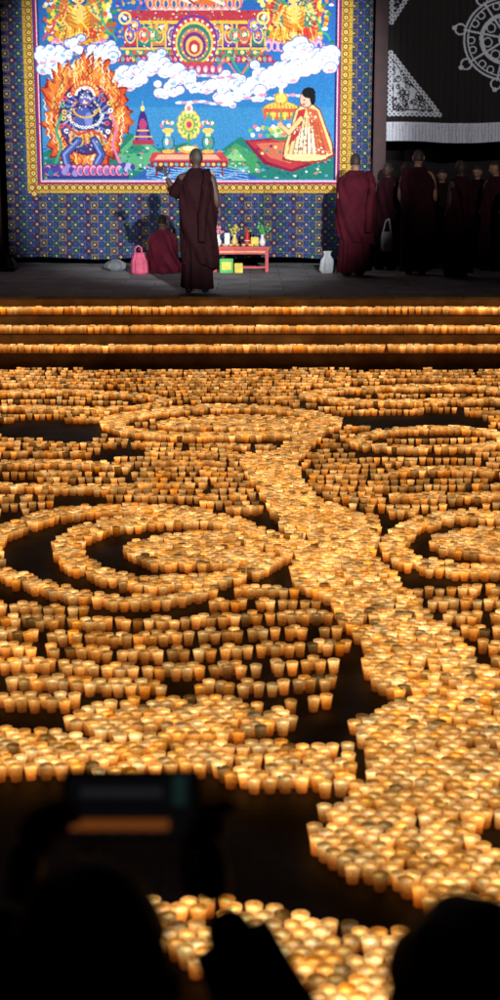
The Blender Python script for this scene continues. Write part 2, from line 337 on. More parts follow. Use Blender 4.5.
    for n in range(420):
        x=R.uniform(124,268); yy=R.uniform(9,60); c.ell(x,yy,R.uniform(.5,1.2),R.uniform(.4,1.1),R.choice([(250,230,150),(60,40,110),(190,50,70),(50,150,120),(230,130,60),(240,200,210)]))
    for (rx,ry,col) in ((23,26,(110,50,150)),(21,24,(210,60,64)),(18.6,21,(240,200,84)),(16.6,19,(40,130,110)),(14,16,(220,116,56)),(11.4,13,(110,44,130)),(8.6,10,(235,186,90)),(5.8,7,(200,50,70)),(3,3.8,(255,240,180))): c.ell(195,40+ (26-ry)*.3,rx,ry,col)
    for i in range(22): t=i/22*6.283; c.ell(195+20*math.cos(t),41+22.4*math.sin(t),1.3,1.3,(255,245,200)); c.ell(195+13*math.cos(t),43+14.5*math.sin(t),1,1,(250,230,120) if i%2 else (60,170,200))
    c.poly([(168,71),(222,71),(212,60),(178,60)],(210,70,64))
    for i in range(8): c.ell(171+i*7,67,3.6,4.8,(150,40,110)); c.ell(171+i*7,67,2.7,3.8,(240,120,160)); c.ell(171+i*7,67.6,1.4,2.6,(250,220,190))
    for sx in (-1,1):
        for k in range(5):
            xx=195+sx*(32+k*9); yy=26+9*math.sin(k*1.1); c.ring(xx,yy,6.5,6.5,2,[(250,180,50),(60,170,120),(240,90,80),(120,90,200),(250,220,120)][k]); c.ell(xx,yy,2,2,(250,240,200))
        c.line([(195+sx*(24+i*3),62-9*math.sin(i*.6)) for i in range(14)],2,(60,160,120)); c.line([(195+sx*(24+i*3),66-7*math.sin(i*.7)) for i in range(12)],1.5,(240,110,90))
    c.poly([(42,150),(70,138),(100,150),(130,130),(158,146),(186,140),(215,152),(240,134),(262,146),(290,138),(334,150),(334,177),(42,177)],(28,124,108))
    c.poly([(118,150),(136,132),(158,148),(176,160),(150,170),(118,166)],(84,174,120)); c.poly([(122,152),(136,138),(150,150)],(40,140,100)); c.poly([(215,160),(236,140),(256,152),(262,170),(220,172)],(60,155,94)); c.poly([(222,158),(236,146),(246,158)],(140,200,120))
    c.poly([(130,177),(150,163),(190,158),(240,168),(262,177)],(40,90,170))
    for k in range(6): c.line([(146+i*6,165+k*2.2+1.2*math.sin(i*1.3+k)) for i in range(0,18)],.7,(150,200,235))
    for n in range(420):
        x=R.uniform(44,332); yy=R.uniform(142,176); c.ell(x,yy,R.uniform(.6,2.2),R.uniform(.5,1.4),R.choice([(20,100,80),(110,180,120),(230,220,160),(30,80,140),(220,120,90),(90,160,200),(235,235,240)]))
    L=[]
    for (a,b,yc,amp,nn,rr) in ((44,118,60,9,64,6.4),(44,84,48,4,22,5.8),(108,180,72,9,56,6.4),(160,238,88,7,58,5.8),(226,292,78,10,54,6.4),(258,333,66,12,90,6.6),(286,333,54,7,30,6)):
        for i in range(nn):
            t=i/(nn-1); L.append((a+(b-a)*t+R.uniform(-4,4),yc+amp*math.sin(t*5+a)+R.gauss(0,4.6),rr*R.uniform(.5,1.1)))
    for x,y,r in L: c.ell(x,y,r+1.1,r*.85+1.1,(90,104,170))
    for i,(x,y,r) in enumerate(L):
        c.ell(x,y,r,r*.85,(232,236,246))
        if i%3==0: c.ring(x,y,r+.6,r*.85+.6,.9,(120,132,188),-3.0,.8)
        if i%2==0: c.ring(x+.5,y+.4,r*.55,r*.48,.8,(150,162,208),-1.5,2.8)
        if i%4==0: c.ell(x,y+r*.5,r*.55,r*.24,(230,160,186))
        if i%7==0: c.ell(x,y+r*.2,r*.5,r*.3,(150,190,220))
    for (a,b,yc) in ((60,110,78),(180,225,101),(240,300,94),(196,236,74)):
        for i in range(9): c.ell(a+(b-a)*i/8,yc+R.uniform(-2,2),4.6,1.5,(216,150,180) if i%2 else (225,232,250))
    fx,fy=86,114
    for (k,col) in ((1.14,(140,30,30)),(1.09,(218,84,34)),(.99,(236,126,44)),(.89,(240,166,64)),(.8,(226,96,44))):
        P=[]
        for i in range(132):
            t=i/132*6.283; rr=(1+.07*((i%4)-1.5)/1.5+.06*math.sin(5*t+k*7)+.05*math.sin(11*t)+R.uniform(-.04,.04)); P.append((fx+38*k*rr*math.cos(t),fy-2+50*k*rr*math.sin(t)))
        c.poly(P,col)
    for i in range(240):
        t=R.uniform(0,6.283); q=R.uniform(.7,1.1); x=fx+36*q*math.cos(t); yy=fy-2+47*q*math.sin(t); sg=R.choice((-1,1))
        c.line([(x,yy+3),(x+2.5*sg,yy),(x+1*sg,yy-4),(x+3*sg,yy-7)],R.uniform(.6,1.2),R.choice([(255,224,120),(204,50,36),(250,240,200),(150,30,30),(244,150,60),(230,100,40)]))
    c.ell(fx,fy+2,27,37,(100,30,60)); c.ell(fx,fy+2,25,35,(60,50,120))
    for i in range(26):
        t=i/26*6.283+.1; q=R.uniform(.85,1.1); x=fx+25*q*math.cos(t); yy=fy-2+29*q*math.sin(t); c.line([(fx,fy-6),(fx+14*math.cos(t+.2),fy-2+15*math.sin(t+.2)),(x,yy)],3.8,(26,34,90)); c.line([(fx,fy-6),(fx+14*math.cos(t+.2),fy-2+15*math.sin(t+.2)),(x,yy)],2.2,R.choice([(96,112,190),(130,120,190),(150,160,210)])); c.ell(x,yy,2.5,2.5,R.choice([(240,230,230),(240,200,80),(220,80,90),(90,180,150)])); c.ell(x,yy,1.0,1.0,(60,40,90))
        c.ell(fx+15*math.cos(t),fy-2+16*math.sin(t),1.1,1.1,(240,205,100))
    c.ell(fx,fy,14,17,(30,40,110)); c.ell(fx-2,fy+2,9,12,(74,88,164)); c.ell(fx+3,fy+3,4,7,(120,136,200)); c.ell(fx,fy-18,8.5,8.5,(26,36,100)); c.ell(fx,fy-17,6.4,6.6,(84,98,172))
    for i in range(11): t=-3.0+i*.29; c.ell(fx+12*math.cos(t),fy-22+11*math.sin(t),2.8,3.6,(225,90,50)); c.ell(fx+12*math.cos(t),fy-23+11*math.sin(t),1.2,2.,(250,200,90)); c.ell(fx+9*math.cos(t),fy-21+8*math.sin(t),1.5,1.5,(245,235,220))
    c.ell(fx-3,fy-19,1.5,1.2,(250,250,240)); c.ell(fx+3,fy-19,1.5,1.2,(250,250,240)); c.ell(fx-3,fy-19,.6,.6,(200,30,30)); c.ell(fx+3,fy-19,.6,.6,(200,30,30)); c.ell(fx,fy-13.5,4,1.7,(215,60,50)); c.ell(fx,fy-13.8,2.8,.6,(250,250,250))
    for i in range(15): t=.15+i*.2; c.ell(fx+17*math.cos(t),fy-3+14*math.sin(t),1.6,1.6,(240,238,230)); c.ell(fx+17*math.cos(t),fy-3+14*math.sin(t),.6,.6,(60,40,60)); c.ell(fx+12*math.cos(t),fy-8+9*math.sin(t),1.1,1.1,(235,180,60))
    c.poly([(fx-16,fy+14),(fx+16,fy+14),(fx+22,fy+30),(fx+4,fy+26),(fx-18,fy+32)],(225,144,60))
    for i in range(13): c.line([(fx-14+i*2.4,fy+15),(fx-16+i*2.8,fy+21),(fx-15+i*2.8,fy+27)],.9,(90,40,40) if i%2 else (240,205,140))
    for P in ([(fx-8,fy+24),(fx-22,fy+38),(fx-20,fy+47)],[(fx+8,fy+24),(fx+15,fy+38),(fx+10,fy+47)]): c.line(P,8.6,(26,36,96)); c.line(P,6.4,(66,86,164)); c.line([(q[0]-1,q[1]) for q in P],2,(130,150,210))
    c.line([(fx-24,fy-2),(fx-30,fy+14),(fx-25,fy+30),(fx-31,fy+46)],2.6,(60,160,120)); c.line([(fx+25,fy-2),(fx+31,fy+12),(fx+26,fy+28),(fx+33,fy+46)],2.6,(225,120,160)); c.line([(fx-20,fy+8),(fx-8,fy+18),(fx+6,fy+14),(fx+22,fy+24)],2.2,(220,60,60))
    for n in range(150): t=R.uniform(0,6.283); q=R.uniform(.1,1)**.5; c.ell(fx+27*q*math.cos(t),fy+4+38*q*math.sin(t),R.uniform(.4,1.2),R.uniform(.4,1.1),R.choice([(240,230,220),(40,40,90),(220,90,60),(240,200,90),(90,110,190),(90,170,140)]))
    for i in range(13): x=fx-39+i*6.5; c.ell(x,fy+54,4.8,6.4,(120,30,90)); c.ell(x,fy+54,3.8,5.2,(230,150,190)); c.ell(x,fy+55,2.4,3.8,(220,80,120)); c.ell(x,fy+55.5,1.3,2.6,(60,120,200))
    c.rect(46,fy+60,128,fy+62.5,(60,40,130))
    for i in range(9): c.ell(46+i*3.5,168+3*math.sin(i*1.8),3,3.6,R.choice([(70,60,150),(150,130,200),(40,110,160)])); c.ell(120+i*1.5,166+3*math.sin(i*2.3),2.6,3,R.choice([(70,60,150),(190,170,220),(40,150,130)]))
    c.poly([(134,140),(152,140),(147,114),(143,104),(139,114)],(60,40,120)); c.poly([(138,138),(148,138),(145,116),(141,116)],(120,70,170)); c.ell(143,122,4,5,(190,60,110)); c.rect(132,137,154,142,(180,50,80)); c.rect(134,133,152,135,(230,180,70)); c.ell(143,106,2,3,(250,220,120)); c.line([(143,99),(143,106)],1,(245,210,80)); c.rect(137,127,149,129,(240,190,80))
    c.poly([(152,150),(222,150),(230,159),(148,159)],(205,64,70)); c.poly([(158,152),(216,152),(220,157),(154,157)],(240,170,130)); c.rect(150,159,228,165,(150,36,70)); c.line([(156,165),(156,173)],2,(140,40,50)); c.line([(222,165),(222,173)],2,(140,40,50))
    for i in range(14): c.ell(155+i*5.3,162,1.8,1.6,(245,205,90) if i%2 else (90,190,170))
    for i in range(12):
        t=i/12*6.283; c.ell(189+8.5*math.cos(t),122+11*math.sin(t),3.8,4.6,(216,174,50)); c.ell(189+8.5*math.cos(t),122+11*math.sin(t),2.8,3.6,(246,232,120)); c.ell(189+8*math.cos(t),122+10*math.sin(t),1.4,1.8,(110,180,90))
    c.ell(189,122,6.4,8,(90,170,90)); c.ell(189,122,5,6.4,(240,196,90)); c.ell(189,122,2.6,3.4,(210,60,90)); c.line([(189,132),(189,150)],2.4,(60,150,90)); c.ell(189,147,10,4,(230,180,70)); c.ell(189,146,7,2.2,(250,235,170)); c.ell(189,106,4,5,(250,240,190)); c.ell(189,106,2,2.6,(235,120,150))
    for (x,col) in ((168,(80,160,180)),(208,(70,160,130))):
        c.ell(x,140,6.4,8.2,(40,80,110)); c.ell(x,140,5.4,7,col); c.rect(x-2.5,128,x+2.5,134,(245,225,150)); c.ell(x,128,6,2.6,(240,200,90)); c.ell(x,149,6,2.2,(230,180,70)); c.ell(x-1.5,139,1.6,3.5,(225,245,245)); c.ell(x+1.5,140,1.2,1.8,(230,90,90))
        for q in range(9): c.ell(x-6+q*1.5,123-3*math.sin(q*.4)-(q%2)*1.6,1.6,1.8,[(245,110,140),(250,235,230),(70,170,90)][q%3])
    c.poly([(244,138),(330,130),(334,154),(292,170),(264,162)],(140,24,60)); c.poly([(248,139),(328,133),(331,152),(291,167),(267,159)],(196,50,60)); c.poly([(256,141),(322,137),(325,149),(290,161),(270,155)],(220,110,80))
    for i in range(16): c.ell(258+i*4.4,147+4*math.sin(i*1.4),1.8,1.4,[(130,30,90),(250,225,110),(60,140,120)][i%3])
    c.ell(281,108,19,9,(196,134,40)); c.ell(281,107,17,7.6,(236,196,74)); c.rect(264,106,298,110,(215,90,60)); c.ell(281,96,7,6.4,(210,145,50)); c.ell(281,96,5.4,5,(240,212,96)); c.ell(281,88,2,4,(250,240,200)); c.line([(281,108),(281,134)],2.4,(200,125,50)); c.ell(281,132,13,6,(60,130,90)); c.ell(281,130,11,5,(140,190,120)); c.ell(281,127,8,4,(245,220,100))
    for i in range(9): c.line([(265+i*4,110),(265+i*4,117)],1.6,[(230,70,60),(60,150,120),(245,215,90)][i%3]); c.line([(267+i*3.4,100+abs(i-4)*1.1),(266+i*3.7,106)],.7,(180,90,30))
    for i in range(16): c.ell(250+i*2.6,128+5*math.sin(i*2),2.2,2.2,R.choice([(250,240,220),(240,190,60),(90,190,120),(236,120,130)])); 
    T=lambda x,y:(306+(x-306)*1.12,130+(y-130)*1.10)
    lam=[T(*q) for q in [(297,110),(301,106),(312,105),(318,110),(323,124),(329,140),(330,150),(312,158),(286,154),(288,140),(292,128)]]
    c.poly([(306+(q[0]-306)*1.06,131+(q[1]-131)*1.05) for q in lam],(140,50,40)); c.poly(lam,(238,206,136)); c.poly([T(*q) for q in [(306,107),(316,110),(329,149),(316,152)]],(214,96,56)); c.poly([T(*q) for q in [(299,110),(306,108),(300,132),(290,142)]],(196,44,50)); c.poly([T(*q) for q in [(301,126),(312,124),(316,148),(296,148)]],(244,228,190))
    for i in range(120):
        x=R.uniform(286,330); yy=R.uniform(110,157)
        if abs(x-308)<(yy-94)*.42: c.ell(x,yy,R.uniform(.7,1.6),R.uniform(.6,1.3),R.choice([(206,80,56),(236,176,70),(246,232,200),(180,50,60),(240,200,110),(250,240,220),(250,240,220),(110,160,110)]))
    for i in range(9): c.line([(298+i*2.4,112+i),(288+i*4.8,152)],.8,(160,60,50))
    c.ell(306,156,23,4.6,(170,50,50)); c.ell(306,155,21,3.6,(240,214,150)); c.line([(301,116),(289,130),(281,123)],5.6,(150,60,50)); c.line([(301,116),(289,130),(281,123)],4.2,(238,200,130)); c.ell(280,122,2.6,2.6,(232,180,150))
    c.ell(306,97,7,8.6,(120,60,50)); c.ell(306,97,6,7.6,(236,190,160)); c.ell(308.4,90.4,6.6,5.4,(18,18,22)); c.ell(312.4,96,2.8,6.8,(18,18,22)); c.ell(304,97.4,.9,.6,(20,20,20)); c.ell(303.4,101.8,1.5,.7,(200,50,50))
    g=c.im.mean(-1,keepdims=True); c.im=c.im*.90+g*.10
    n=rng.normal(0,.05,c.im.shape[:2])[...,None]; c.im=np.clip(c.im*(1+n)+n*.3,0,1)
    return c
def cloth(name,c,Yp,rough=.8,wave=.012):
    xa=onY(c.x0,130,Yp)[0]; xb=onY(c.x1,130,Yp)[0]; zb=onY(0,c.y1,Yp)[2]; z0=onY(0,0,Yp)[2]; zt=zb+(z0-zb)*(c.y1-c.y0)/(c.y1-0.)
    H,W=c.im.shape[:2]; X,Z=np.meshgrid(np.linspace(xa,xb,W),np.linspace(zt,zb,H))
    Yy=Yp+wave*np.sin(X*5+.6*np.sin(Z*1.3))*(.4+.6*(zt-Z)/(zt-zb))+wave*.5*np.sin(X*13+Z)+wave*.6*np.sin(Z*6+X*.7)
    low=np.clip(1-(Z-zb)/.9,0,1); Yy+=wave*2.4*low*np.sin(X*8.5+1.2*np.sin(X*1.7))-low*.05
    V=np.stack([X,Yy,Z+.02*low*np.sin(X*3.1)],-1).reshape(-1,3); idx=np.arange(H*W).reshape(H,W)
    Q=np.stack([idx[:-1,:-1],idx[1:,:-1],idx[1:,1:],idx[:-1,1:]],-1).reshape(-1,4)
    me=bpy.data.meshes.new(name); me.vertices.add(len(V)); me.vertices.foreach_set('co',V.ravel()); me.loops.add(Q.size); me.loops.foreach_set('vertex_index',Q.ravel().astype(np.int32))
    me.polygons.add(len(Q)); me.polygons.foreach_set('loop_start',np.arange(0,Q.size,4,dtype=np.int32)); me.polygons.foreach_set('use_smooth',np.ones(len(Q),bool)); me.update(calc_edges=True)
    at=me.color_attributes.new('dye','FLOAT_COLOR','POINT'); lin=np.where(c.im<=.04045,c.im/12.92,((c.im+.055)/1.055)**2.4)
    at.data.foreach_set('color',np.concatenate([lin.reshape(-1,3)*.85,np.ones((H*W,1))],1).astype(np.float32).ravel())
    m=bpy.data.materials.new(name+'_silk'); m.use_nodes=True; n=m.node_tree; b=n.nodes['Principled BSDF']; a=n.nodes.new('ShaderNodeAttribute'); a.attribute_name='dye'
    n.links.new(a.outputs['Color'],b.inputs['Base Color']); b.inputs['Roughness'].default_value=rough; b.inputs['Specular IOR Level'].default_value=.15
    tc=n.nodes.new('ShaderNodeTexCoord'); nz=n.nodes.new('ShaderNodeTexNoise'); nz.inputs['Scale'].default_value=60; n.links.new(tc.outputs['Object'],nz.inputs['Vector'])
    bp=n.nodes.new('ShaderNodeBump'); bp.inputs['Strength'].default_value=.25; bp.inputs['Distance'].default_value=.01; n.links.new(nz.outputs[0],bp.inputs['Height']); n.links.new(bp.outputs[0],b.inputs['Normal'])
    me.materials.append(m); return link(bpy.data.objects.new(name,me))
cloth('thangka_painting',thangka(),24.0)
def banner():
    c=Canvas(386,-135,640,142,1.6); c.rect(300,-200,700,200,(44,38,38)); W=(225,226,232)
    R=random.Random(5)
    for i in range(0,40): c.line([(386+i*6.4,-135),(386+i*6.4,122)],.7,(30,26,27))
    def filig(P,ins):
        c.poly(P,W); cx=sum(q[0] for q in P)/3; cy=sum(q[1] for q in P)/3
        for n in range(95):
            a,b=R.random(),R.random()
            if a+b>1: a,b=1-a,1-b
            x=P[0][0]+(P[1][0]-P[0][0])*a+(P[2][0]-P[0][0])*b; y=P[0][1]+(P[1][1]-P[0][1])*a+(P[2][1]-P[0][1])*b
            r=R.uniform(1.4,3.4); c.ring(x,y,r,r,.9,(40,36,40)); 
        Q=[((q[0]-cx)*ins+cx,(q[1]-cy)*ins+cy) for q in P]
        c.line(Q+[Q[0]],.8,(45,40,44))
        for k in range(3):
            A=np.array(P[k-1],float);B=np.array(P[k],float); m=int(np.hypot(*(B-A))/4.5)
            for i in range(m+1): q=A+(B-A)*i/max(m,1); c.ell(q[0],q[1],2.4,2.4,W); c.ell(q[0],q[1],.9,.9,(44,38,38))
    filig([(389,52),(389,114),(439,114)],.8); filig([(389,-40),(389,22),(404,-2)],.7)
    filig([(638,50),(638,114),(585,114)],.8)
    c.rect(386,122,640,142,(226,226,234))
    for i in range(80): c.line([(386+i*3.3,123+R.random()*3),(386+i*3.3+R.uniform(-1,1),142)],.7,(170,170,182))
    X,Y=504,38
    c.ring(X,Y,44,42,2,W); c.ring(X,Y,40,38,1.4,W); c.ring(X,Y,28,26,4,W); c.ell(X,Y,9,9,W); c.ell(X,Y,5,5,(44,38,38))
    for i in range(8):
        t=i/8*6.283+.2; ct,st_=math.cos(t),math.sin(t)
        c.line([(X+8*ct,Y+8*st_),(X+44*ct,Y+42*st_)],2,W)
        c.ring(X+48*ct,Y+46*st_,6,6,1.6,W); c.ring(X+36*math.cos(t+.25),Y+34*math.sin(t+.25),4,4,1.3,W); c.ring(X+36*math.cos(t-.25),Y+34*math.sin(t-.25),4,4,1.3,W); c.ring(X+20*math.cos(t+.39),Y+19*math.sin(t+.39),5,5,1.3,W)
        c.ell(X+54*ct,Y+52*st_,2.4,2.4,W)
    c.im=np.clip(c.im*(1+rng.normal(0,.05,c.im.shape[:2])[...,None]),0,1); return c
cloth('hanging_banner',banner(),24.3,wave=.02)
# ------------------------------------------------------------ butter lamps
def inpoly(px,py,P):
    m=np.zeros(px.shape,bool)
    for i in range(len(P)):
        x1,y1=P[i-1]; x2,y2=P[i]
        if y1==y2: continue
        m^=((y1>py)!=(y2>py))&(px<(x2-x1)*(py-y1)/(y2-y1)+x1)
    return m
def E_(px,py,x,y,rx,ry): return ((px-x)/rx)**2+((py-y)/ry)**2<=1
def dense_m(px,py):
    s=(py-175)/400.
    px,py=px+3*s*np.sin(py*.07+px*.013),py+1.5*s*np.sin(px*.03+.6)
    T1=[(300,548),(345,545),(375,560),(400,580),(412,600),(437,625),(470,648),(497,682),(482,696),(385,697),(372,672),(362,642),(337,624),(335,602),(300,590),(290,570)]
    T2=[(235,458),(292,452),(300,480),(325,503),(378,520),(372,556),(298,562),(285,535),(270,505),(250,485)]
    T3=[(350,724),(385,706),(440,698),(500,692),(760,690),(760,1010),(560,955),(500,932),(450,917),(400,897),(380,886),(328,860),(309,834),(316,812),(368,788),(374,762),(356,742)]
    B1=[(-250,728),(0,733),(60,738),(130,748),(285,748),(350,744),(358,765),(356,790),(250,788),(200,772),(0,779),(-250,778)]
    B2=[(120,895),(165,903),(215,908),(300,920),(445,940),(600,985),(640,1060),(440,1040),(330,1030),(170,955),(60,930)]
    dense=inpoly(px,py,T1)|inpoly(px,py,T2)|(inpoly(px,py,T3)&~E_(px,py,503,842,24,18))|inpoly(px,py,B1)|inpoly(px,py,B2)|E_(px,py,180,722,108,22)
    ring=lambda x,y,rx,ry,tx,ty: E_(px,py,x,y,rx,ry)&~E_(px,py,x+3,y,rx-tx,ry-ty)
    s0=ring(130,556,150,50,20,8)&(px<215); s1=ring(172,553,116,38,24,11); s1b=E_(px,py,208,553,82,18)
    r1=ring(478,546,98,32,22,9); r1b=E_(px,py,508,546,78,15)
    u1=ring(222,424,122,17,22,5.5); u1b=E_(px,py,240,425,84,7); u2=ring(430,441,84,12,18,4)
    f1=ring(60,402,110,10,18,3); f2=ring(420,396,120,9,22,3)
    br=inpoly(px,py,[(262,470),(285,470),(330,430),(345,420),(320,418),(290,440)])
    o1=ring(60,478,120,15,18,5)&(px<130); o2=ring(440,486,110,16,18,5)&(px>390)
    return dense|s0|s1|s1b|r1|r1b|u1|u1b|u2|f1|f2|br|o1|o2
def masks(px,py):
    dense=dense_m(px,py)
    qx=px+4*np.sin(py*.08+px*.02); qy=py+2*np.sin(px*.06)
    dark=E_(qx,qy,50,431,60,12)|E_(qx,qy,415,422,78,9)|E_(qx,qy,125,455,24,7)|E_(qx,qy,366,453,24,7)|E_(px,py,130,556,130,42)|E_(px,py,478,546,74,23)|E_(qx,qy,255,523,26,9)|E_(qx,qy,370,521,26,9)|E_(qx,qy,270,577,40,10)|E_(qx,qy,424,575,28,8)|E_(qx,qy,0,523,26,9)|E_(qx,qy,5,592,36,14)
    dark|=inpoly(px,py,[(337,655),(362,655),(372,700),(345,724),(350,742),(285,746),(290,708),(335,704)])|inpoly(px,py,[(-300,713),(90,713),(66,730),(-300,727)])
    dark|=inpoly(px,py,[(372,698),(500,697),(500,686),(690,680),(690,692),(440,704),(350,720)])
    field=(py>370)&(py<714)&~dark
    field&=~((py>704)&(px>355))
    s=(py-175)/195.
    halo=dense_m(px,py-4.2*s)|dense_m(px-3.6*s,py)|dense_m(px+3.6*s,py)|dense_m(px,py+3.2*s)
    return dense,field&~dense&~halo
K_=.80; DIA=.069*K_
def hexg(x0,x1,y0,y1,s):
    out=[]; r=0; y=y0
    while y<y1:
        x=np.arange(x0,x1,s)+(s/2 if r%2 else 0); out.append(np.stack([x,np.full_like(x,y)],1)); y+=s*.866; r+=1
    return np.concatenate(out)
def warp(P):
    x,y=P[:,0].copy(),P[:,1].copy()
    return np.stack([x+.05*np.sin(y*1.2+1.3*np.sin(x*.6)),y+.05*np.sin(x*1.5+1)+.010*np.sin(x*4+y)],1)
def vis(P): 
    lim=.19*P[:,1]+1.0; return np.abs(P[:,0])<lim
D=warp(hexg(-5,5,3.0,16.8,DIA*1.06)); D+=rng.normal(0,.0026,D.shape); D=D[vis(D)]
px,py=proj(D[:,0],D[:,1],.03); d,f=masks(px,py); D=D[d&(rng.random(len(D))>.008)]
rows=[]; y=5.55; k=0
while y<16.74:
    x=np.arange(-5,5,DIA*1.13)+rng.uniform(0,.06)
    yy=y+.05*np.sin(x*1.7+y*.9)+.03*np.sin(x*4+y*2)+rng.normal(0,.006,len(x))
    nr=2 if (y<8.6 or k%2) else 1
    for q in range(nr):
        keepm=rng.random(len(x))>(.04+.12*(q>0))
        rows.append(np.stack([x+(q%2)*.03+rng.normal(0,.005,len(x)),yy+q*DIA*.95+rng.normal(0,.003,len(x))],1)[keepm])
    y+=(.235 if y<8.6 else .19+.006*(y-8.6)); k+=1
Rw=np.concatenate(rows); Rw=Rw[vis(Rw)]; px,py=proj(Rw[:,0],Rw[:,1],.03); d,f=masks(px,py); Rw=Rw[f&(Rw[:,1]<16.76)]
hashd={}; keep=[]; md=(DIA*.94)**2; cs=DIA
for q in np.concatenate([D,Rw]):
    i,j=int(q[0]//cs),int(q[1]//cs); ok=True
    for a in (-1,0,1):
        for b in (-1,0,1):
            for o in hashd.get((i+a,j+b),()):
                if (o[0]-q[0])**2+(o[1]-q[1])**2<md: ok=False;break
            if not ok:break
        if not ok:break
    if ok: hashd.setdefault((i,j),[]).append(q); keep.append((q[0],q[1],0.0))
US=1.36
for i in range(3):
    zb=RS*(i+1)+.001; yb=Y0+TR*i
    for rr in (.06,.145,.23):
        x=-5.0+rng.uniform(0,.05)
        while x<5.0:
            if rng.random()>.04: keep.append((x,yb+rr+rng.normal(0,.004),zb))
            x+=DIA*US*1.06+abs(rng.normal(0,.008))
C=np.array(keep); print('cups',len(C))
def build_cups(C,n,name,parent):
    N=len(C); ang=np.arange(n)*2*np.pi/n
    prof=[(.0245,0),(.0275,.028),(.031,.055),(.0335,.0725),(.0345,.0755),(.0325,.0758),(.0312,.066),(.027,.0645),(.014,.0642)]
    base=[(.13,.025,.003),(.34,.085,.010),(.74,.26,.042),(1.02,.48,.125),(1.12,.62,.24),(.80,.35,.085),(.56,.19,.028),(1.05,.47,.09),(1.4,.76,.21)]
    cc=(1.7,1.15,.5); K=len(prof); nv=K*n+1
    V=np.zeros((N,nv,3)); Col=np.ones((N,nv,4))
    drift=1+.12*np.sin(C[:,0]*1.9+C[:,1]*.8)+.08*np.sin(C[:,1]*2.7-C[:,0]*3.1)
    ppx,ppy=proj(C[:,0],C[:,1],.03); dn=dense_m(ppx,ppy)
    bright=np.clip(rng.lognormal(-.10,.34,N),.28,1.7)*drift*np.where(dn,1.05,.84); dead=rng.random(N)<.04; bright[dead]*=.28
    up=C[:,2]>.1; bright=np.where(up,np.clip(bright,.7,9)*1.35,bright)
    hue=rng.normal(0,1,N); ph=rng.uniform(0,6.28,N); s=rng.normal(1,.02,N)*K_*np.where(up,US,1); hs=rng.normal(1,.045,N)*K_*np.where(up,US,1); sq=rng.normal(0,.025,N)
    tilt=rng.normal(0,.035,(N,2))
    for k,(r,z) in enumerate(prof):
        a=ang[None,:]; R=r*s[:,None]*(1+sq[:,None]*np.cos(2*a+ph[:,None]))
        x=R*np.cos(a); y=R*np.sin(a); zz=np.full_like(x,z)*hs[:,None]
        V[:,k*n:(k+1)*n,0]=x+zz*tilt[:,:1]; V[:,k*n:(k+1)*n,1]=y+zz*tilt[:,1:]; V[:,k*n:(k+1)*n,2]=zz
        mod=1+(.28 if k<4 else .5 if k>6 else .25)*np.cos(a+ph[:,None])
        for ch in range(3): Col[:,k*n:(k+1)*n,ch]=base[k][ch]*mod*bright[:,None]
    V[:,-1,2]=.0642*hs; V[:,-1,0]=.0642*hs*tilt[:,0]; V[:,-1,1]=.0642*hs*tilt[:,1]
    for ch in range(3): Col[:,-1,ch]=cc[ch]*bright*rng.uniform(.55,1.35,N)
    Col[:,:,1]*=np.clip(1+.12*hue,.65,1.4)[:,None]; Col[:,:,2]*=np.clip(1+.35*hue,.3,2.2)[:,None]
    V+=C[:,None,:]
    q=[]
    for k in range(K-1):
        for i in range(n): j=(i+1)%n; q.append((k*n+i,k*n+j,(k+1)*n+j,(k+1)*n+i))
    q=np.array(q); t=np.array([((K-1)*n+i,(K-1)*n+(i+1)%n,K*n) for i in range(n)])
    off=(np.arange(N)*nv)[:,None,None]; Q=(q[None]+off).reshape(-1,4); T=(t[None]+off).reshape(-1,3)
    me=bpy.data.meshes.new(name); me.vertices.add(N*nv); me.vertices.foreach_set('co',V.ravel())
    li=np.concatenate([Q.ravel(),T.ravel()]).astype(np.int32); me.loops.add(len(li)); me.loops.foreach_set('vertex_index',li)
    ls=np.concatenate([np.arange(len(Q))*4,len(Q)*4+np.arange(len(T))*3]).astype(np.int32); me.polygons.add(len(ls)); me.polygons.foreach_set('loop_start',ls)
    me.polygons.foreach_set('use_smooth',np.ones(len(ls),bool)); me.update(calc_edges=True)
    at=me.color_attributes.new('glow','FLOAT_COLOR','POINT'); at.data.foreach_set('color',Col.astype(np.float32).ravel())
    me.materials.append(M_cup); return link(bpy.data.objects.new(name,me),parent)
M_cup=bpy.data.materials.new('lit_paper_cup'); M_cup.use_nodes=True; n=M_cup.node_tree
n.nodes.remove(n.nodes['Principled BSDF']); em=n.nodes.new('ShaderNodeEmission'); out=[q for q in n.nodes if q.type=='OUTPUT_MATERIAL'][0]
a=n.nodes.new('ShaderNodeAttribute'); a.attribute_name='glow'; tc=n.nodes.new('ShaderNodeTexCoord'); nz=n.nodes.new('ShaderNodeTexNoise'); nz.inputs['Scale'].default_value=90; nz.inputs['Detail'].default_value=3
n.links.new(tc.outputs['Object'],nz.inputs['Vector']); mr=n.nodes.new('ShaderNodeMapRange'); mr.inputs[1].default_value=.3; mr.inputs[2].default_value=.7; mr.inputs[3].default_value=.72; mr.inputs[4].default_value=1.32
n.links.new(nz.outputs[0],mr.inputs[0]); n.links.new(mr.outputs[0],em.inputs['Strength']); n.links.new(a.outputs['Color'],em.inputs['Color']); n.links.new(em.outputs[0],out.inputs[0])
M_cup.cycles.emission_sampling='NONE'
lamps=empty('butter_lamp_cups'); near=C[:,1]<8
build_cups(C[near],18,'cups_front',lamps); build_cups(C[~near],10,'cups_back',lamps)
